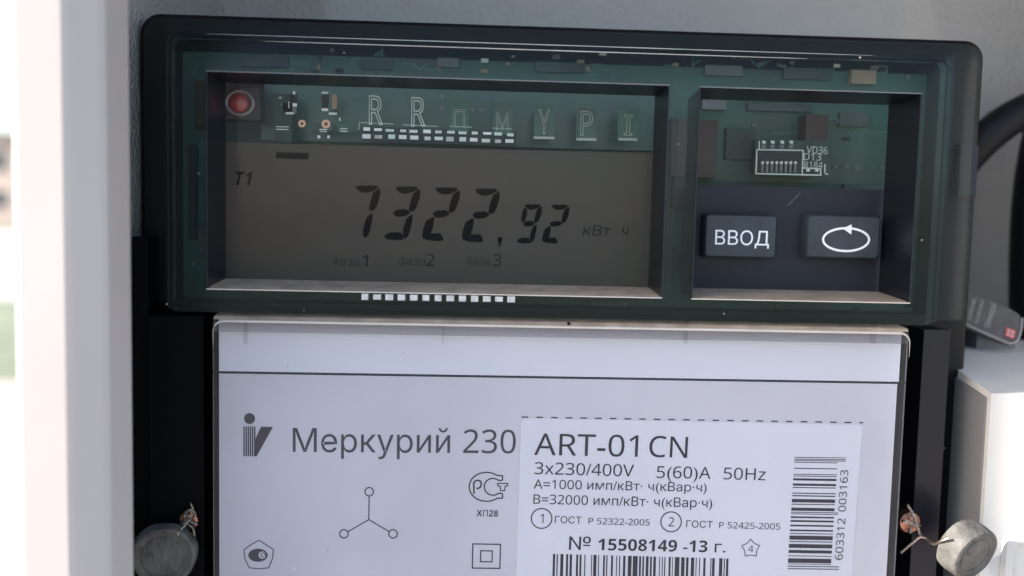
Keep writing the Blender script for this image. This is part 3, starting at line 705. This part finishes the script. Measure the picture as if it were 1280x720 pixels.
seal(206, 692, .0015, 39, (.16,-1,-.10), 'round grey lead seal in the dark gap left of the nameplate', [((222,668,-.0004),(232,657,.002),(240,648,.0038),(244,642,.0036),(238,637,.0036),(231,642,.0038),(233,652,.0036),(241,660,.003),(243,673,.003)), ((238,641,.0036),(241,635,.0036),(239,629,.0042)), ((228,655,.0034),(237,652,.0036),(247,655,.0034))], .0034)
seal(1208, 686, -.006, 37, (.40,-1,-.34), 'round grey lead seal at the lower right, tilted on twisted wires', [((1184,672,-.0092),(1176,676,-.0075),(1167,680,-.004),(1158,673,.000),(1151,669,.002),(1146,655,.0028),(1141,642,.0032),(1134,631,.0038)), ((1158,673,.000),(1150,671,.0018),(1140,679,.003),(1126,691,.0036)), ((1131,650,.0030),(1140,655,.0026),(1147,660,.0028))], .0052)

# white plastic box at the lower right, standing on the cabinet's back wall
fy = .000
bx0 = at(1232, 600, fy).x; bz1 = at(1250, 488, fy).z
wb = empty('device_box', (bx0+.02, .03, -.2), 'white plastic device box at the lower right edge, grey tag lying on its top', 'device box')
def pr(x, y, Y): p = at(x, y, Y); return (p.x, p.z)
zf, zr = at(1250, 492, fy).z, at(1250, 438, .026).z
prof = [(fy,-.2),(fy,zf),(.026,zr),(YB-.001,zr),(YB-.001,-.2)]
bm = bmesh.new(); vl = bridge(bm, [[Vector((x, y, z)) for y, z in prof] for x in (bx0, bx0+.050)]); bm.faces.new(vl[0]); bm.faces.new(vl[1][::-1])
fin(bm, 'casing', mt['box'], wb, True, .0024, 5)
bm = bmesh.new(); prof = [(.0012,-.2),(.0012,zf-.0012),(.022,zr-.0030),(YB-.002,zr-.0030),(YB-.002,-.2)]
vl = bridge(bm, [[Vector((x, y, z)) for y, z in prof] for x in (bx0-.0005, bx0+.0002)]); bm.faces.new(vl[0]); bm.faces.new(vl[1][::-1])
fin(bm, 'side_shade', mt['sideshade'], wb)  # grey sheet over the white side, giving it shade by colour
a, b = at(1257, 668, fy), at(1300, 760, fy)
bm = bmesh.new(); vl = bridge(bm, [rloop(a.x-i, b.x, b.z, a.z+i, .002, y, 5) for i, y in ((.0008,fy-.0001),(.0003,fy-.0012),(-.0012,fy-.0013),(-.0020,fy-.0003))]); bm.faces.new(vl[-1]); fin(bm, 'raised_panel', mt['box'], wb, True)
0 and box('end_block', at(1262, 474, .004).x, bx0+.049, .004, .03, bz1-.0005, at(1262, 441, .004).z, mt['box'], wb, .0008)

# grey tag lying against the box
tg = empty('seal_tag', at(1235, 430, .028), 'dark grey plastic tag with small red square, lying tilted on the white box', 'tag')
YTG = .030
po = [(1199,367),(1220,368.5),(1262,386),(1273,391),(1277,397),(1275,412),(1271,424),(1264,428),(1255,426),(1212,407),(1196,398)]
def tiltY(p): return .030-.0009*((p[1]-367)/8)
bm = bmesh.new()
fr = [at(x, y, tiltY((x, y))) for x, y in po]; bk = [p+Vector((.0002,.0016,-.0012)) for p in fr]
A = [bm.verts.new(p) for p in fr]; B = [bm.verts.new(p) for p in bk]; bm.faces.new(A); bm.faces.new(B[::-1])
for i in range(len(A)): j = (i+1) % len(A); bm.faces.new((A[i], B[i], B[j], A[j]))
bmesh.ops.bevel(bm, geom=[e for e in bm.edges], offset=.00025, segments=2, affect='EDGES'); fin(bm, 'tag_body', mt['tag'], tg, True)
bm = bmesh.new(); rim = [at(x, y, tiltY((x, y))-.0001) for x, y in ((1197,399),(1212,408),(1255,427),(1264,429),(1271.5,425),(1276,412),(1277.5,398))]
tube(bm, spline(rim, 4), .00035, 8); fin(bm, 'tag_rim', mt['tagedge'], tg, True)
tY = tiltY((1220,395))-.0012
def tagtext(s, a, b, cap, m): 
    o = text(s, a, b, cap, .0262, m, tg, off=.01)
    me = o.data
    for v in me.vertices:                      # lay the letters on the leaning face, along the line of sight
        w_ = v.co+tg.location
        for _ in range(4):
            d = (w_-CAM).normalized(); pz = FPX; c_m = M.inverted() @ (w_-CAM); yy = 360+c_m.y/c_m.z*FPX; w_ = CAM+d*((tiltY((0,yy))-.0002-CAM.y)/d.y)
        v.co = w_-tg.location
    return o
tagtext('2208280', (1213,400.5), (1220,374), 4.6, mt['tagtext'])
tagtext('0230262', (1222,404.5), (1230,376), 4.6, mt['tagtext'])
tagtext('Omezpul', (1237,409.5), (1245,380), 7.5, mt['tagtext'])
bm = bmesh.new(); qs = [(1258,409),(1270,413.5),(1267.5,424),(1255.5,419.5)]
vs = [bm.verts.new(at(x, y, tiltY((x, y))-.0003)) for x, y in qs]; bm.faces.new(vs); fin(bm, 'red_square', mt['tagred'], tg)
bm = bmesh.new()
for qs in ([(1260,411),(1263.5,412.3),(1262.7,416),(1259.2,414.8)], [(1264.7,412.7),(1268,414),(1267.2,417.6),(1263.9,416.4)], [(1258.6,416),(1262.3,417.3),(1261.4,420.4),(1257.9,419.2)], [(1263.4,417.7),(1266.8,419),(1266,422),(1262.6,420.9)]):
    bm.faces.new([bm.verts.new(at(x, y, tiltY((x, y))-.00045)) for x, y in qs])
fin(bm, 'emblem', mt['tagpink'], tg)
a, b = at(1216, 413, .031), at(1262, 436, .031)
box('tag_foot', a.x, b.x, .029, .040, b.z-.001, a.z, mt['bluegrey'], tg, .0006)
a, b = at(1196, 402, .034), at(1215, 432, .034)
box('tag_clip', a.x, b.x, .0345, .042, b.z, a.z, mt['matte'], tg, .0004)

# cables
bm = bmesh.new(); Yc = .045
pts = spline([at(1150,262,.052), at(1195,212,.048), at(1232,172,Yc), at(1275,142,Yc), at(1340,118,Yc), at(1420,112,Yc)], 8)
tube(bm, pts, .0044, 20); o = fin(bm, 'cable', mt['cable'], None, True); seat(o)
tag(o, 'black cable curving up to the right from behind the meter', 'cable', 'black cables at the right of the cabinet')
bm = bmesh.new()
pts = spline([at(1345,60,.05), at(1318,140,.05), at(1300,230,.05), at(1294,320,.05), at(1294,420,.05), at(1300,470,.05)], 8)
tube(bm, pts, .0062, 24); o = fin(bm, 'cable', mt['cable'], None, True); seat(o)
tag(o, 'thick black cable hanging upright at the far right, above the white box', 'cable', 'black cables at the right of the cabinet')
# tree outside
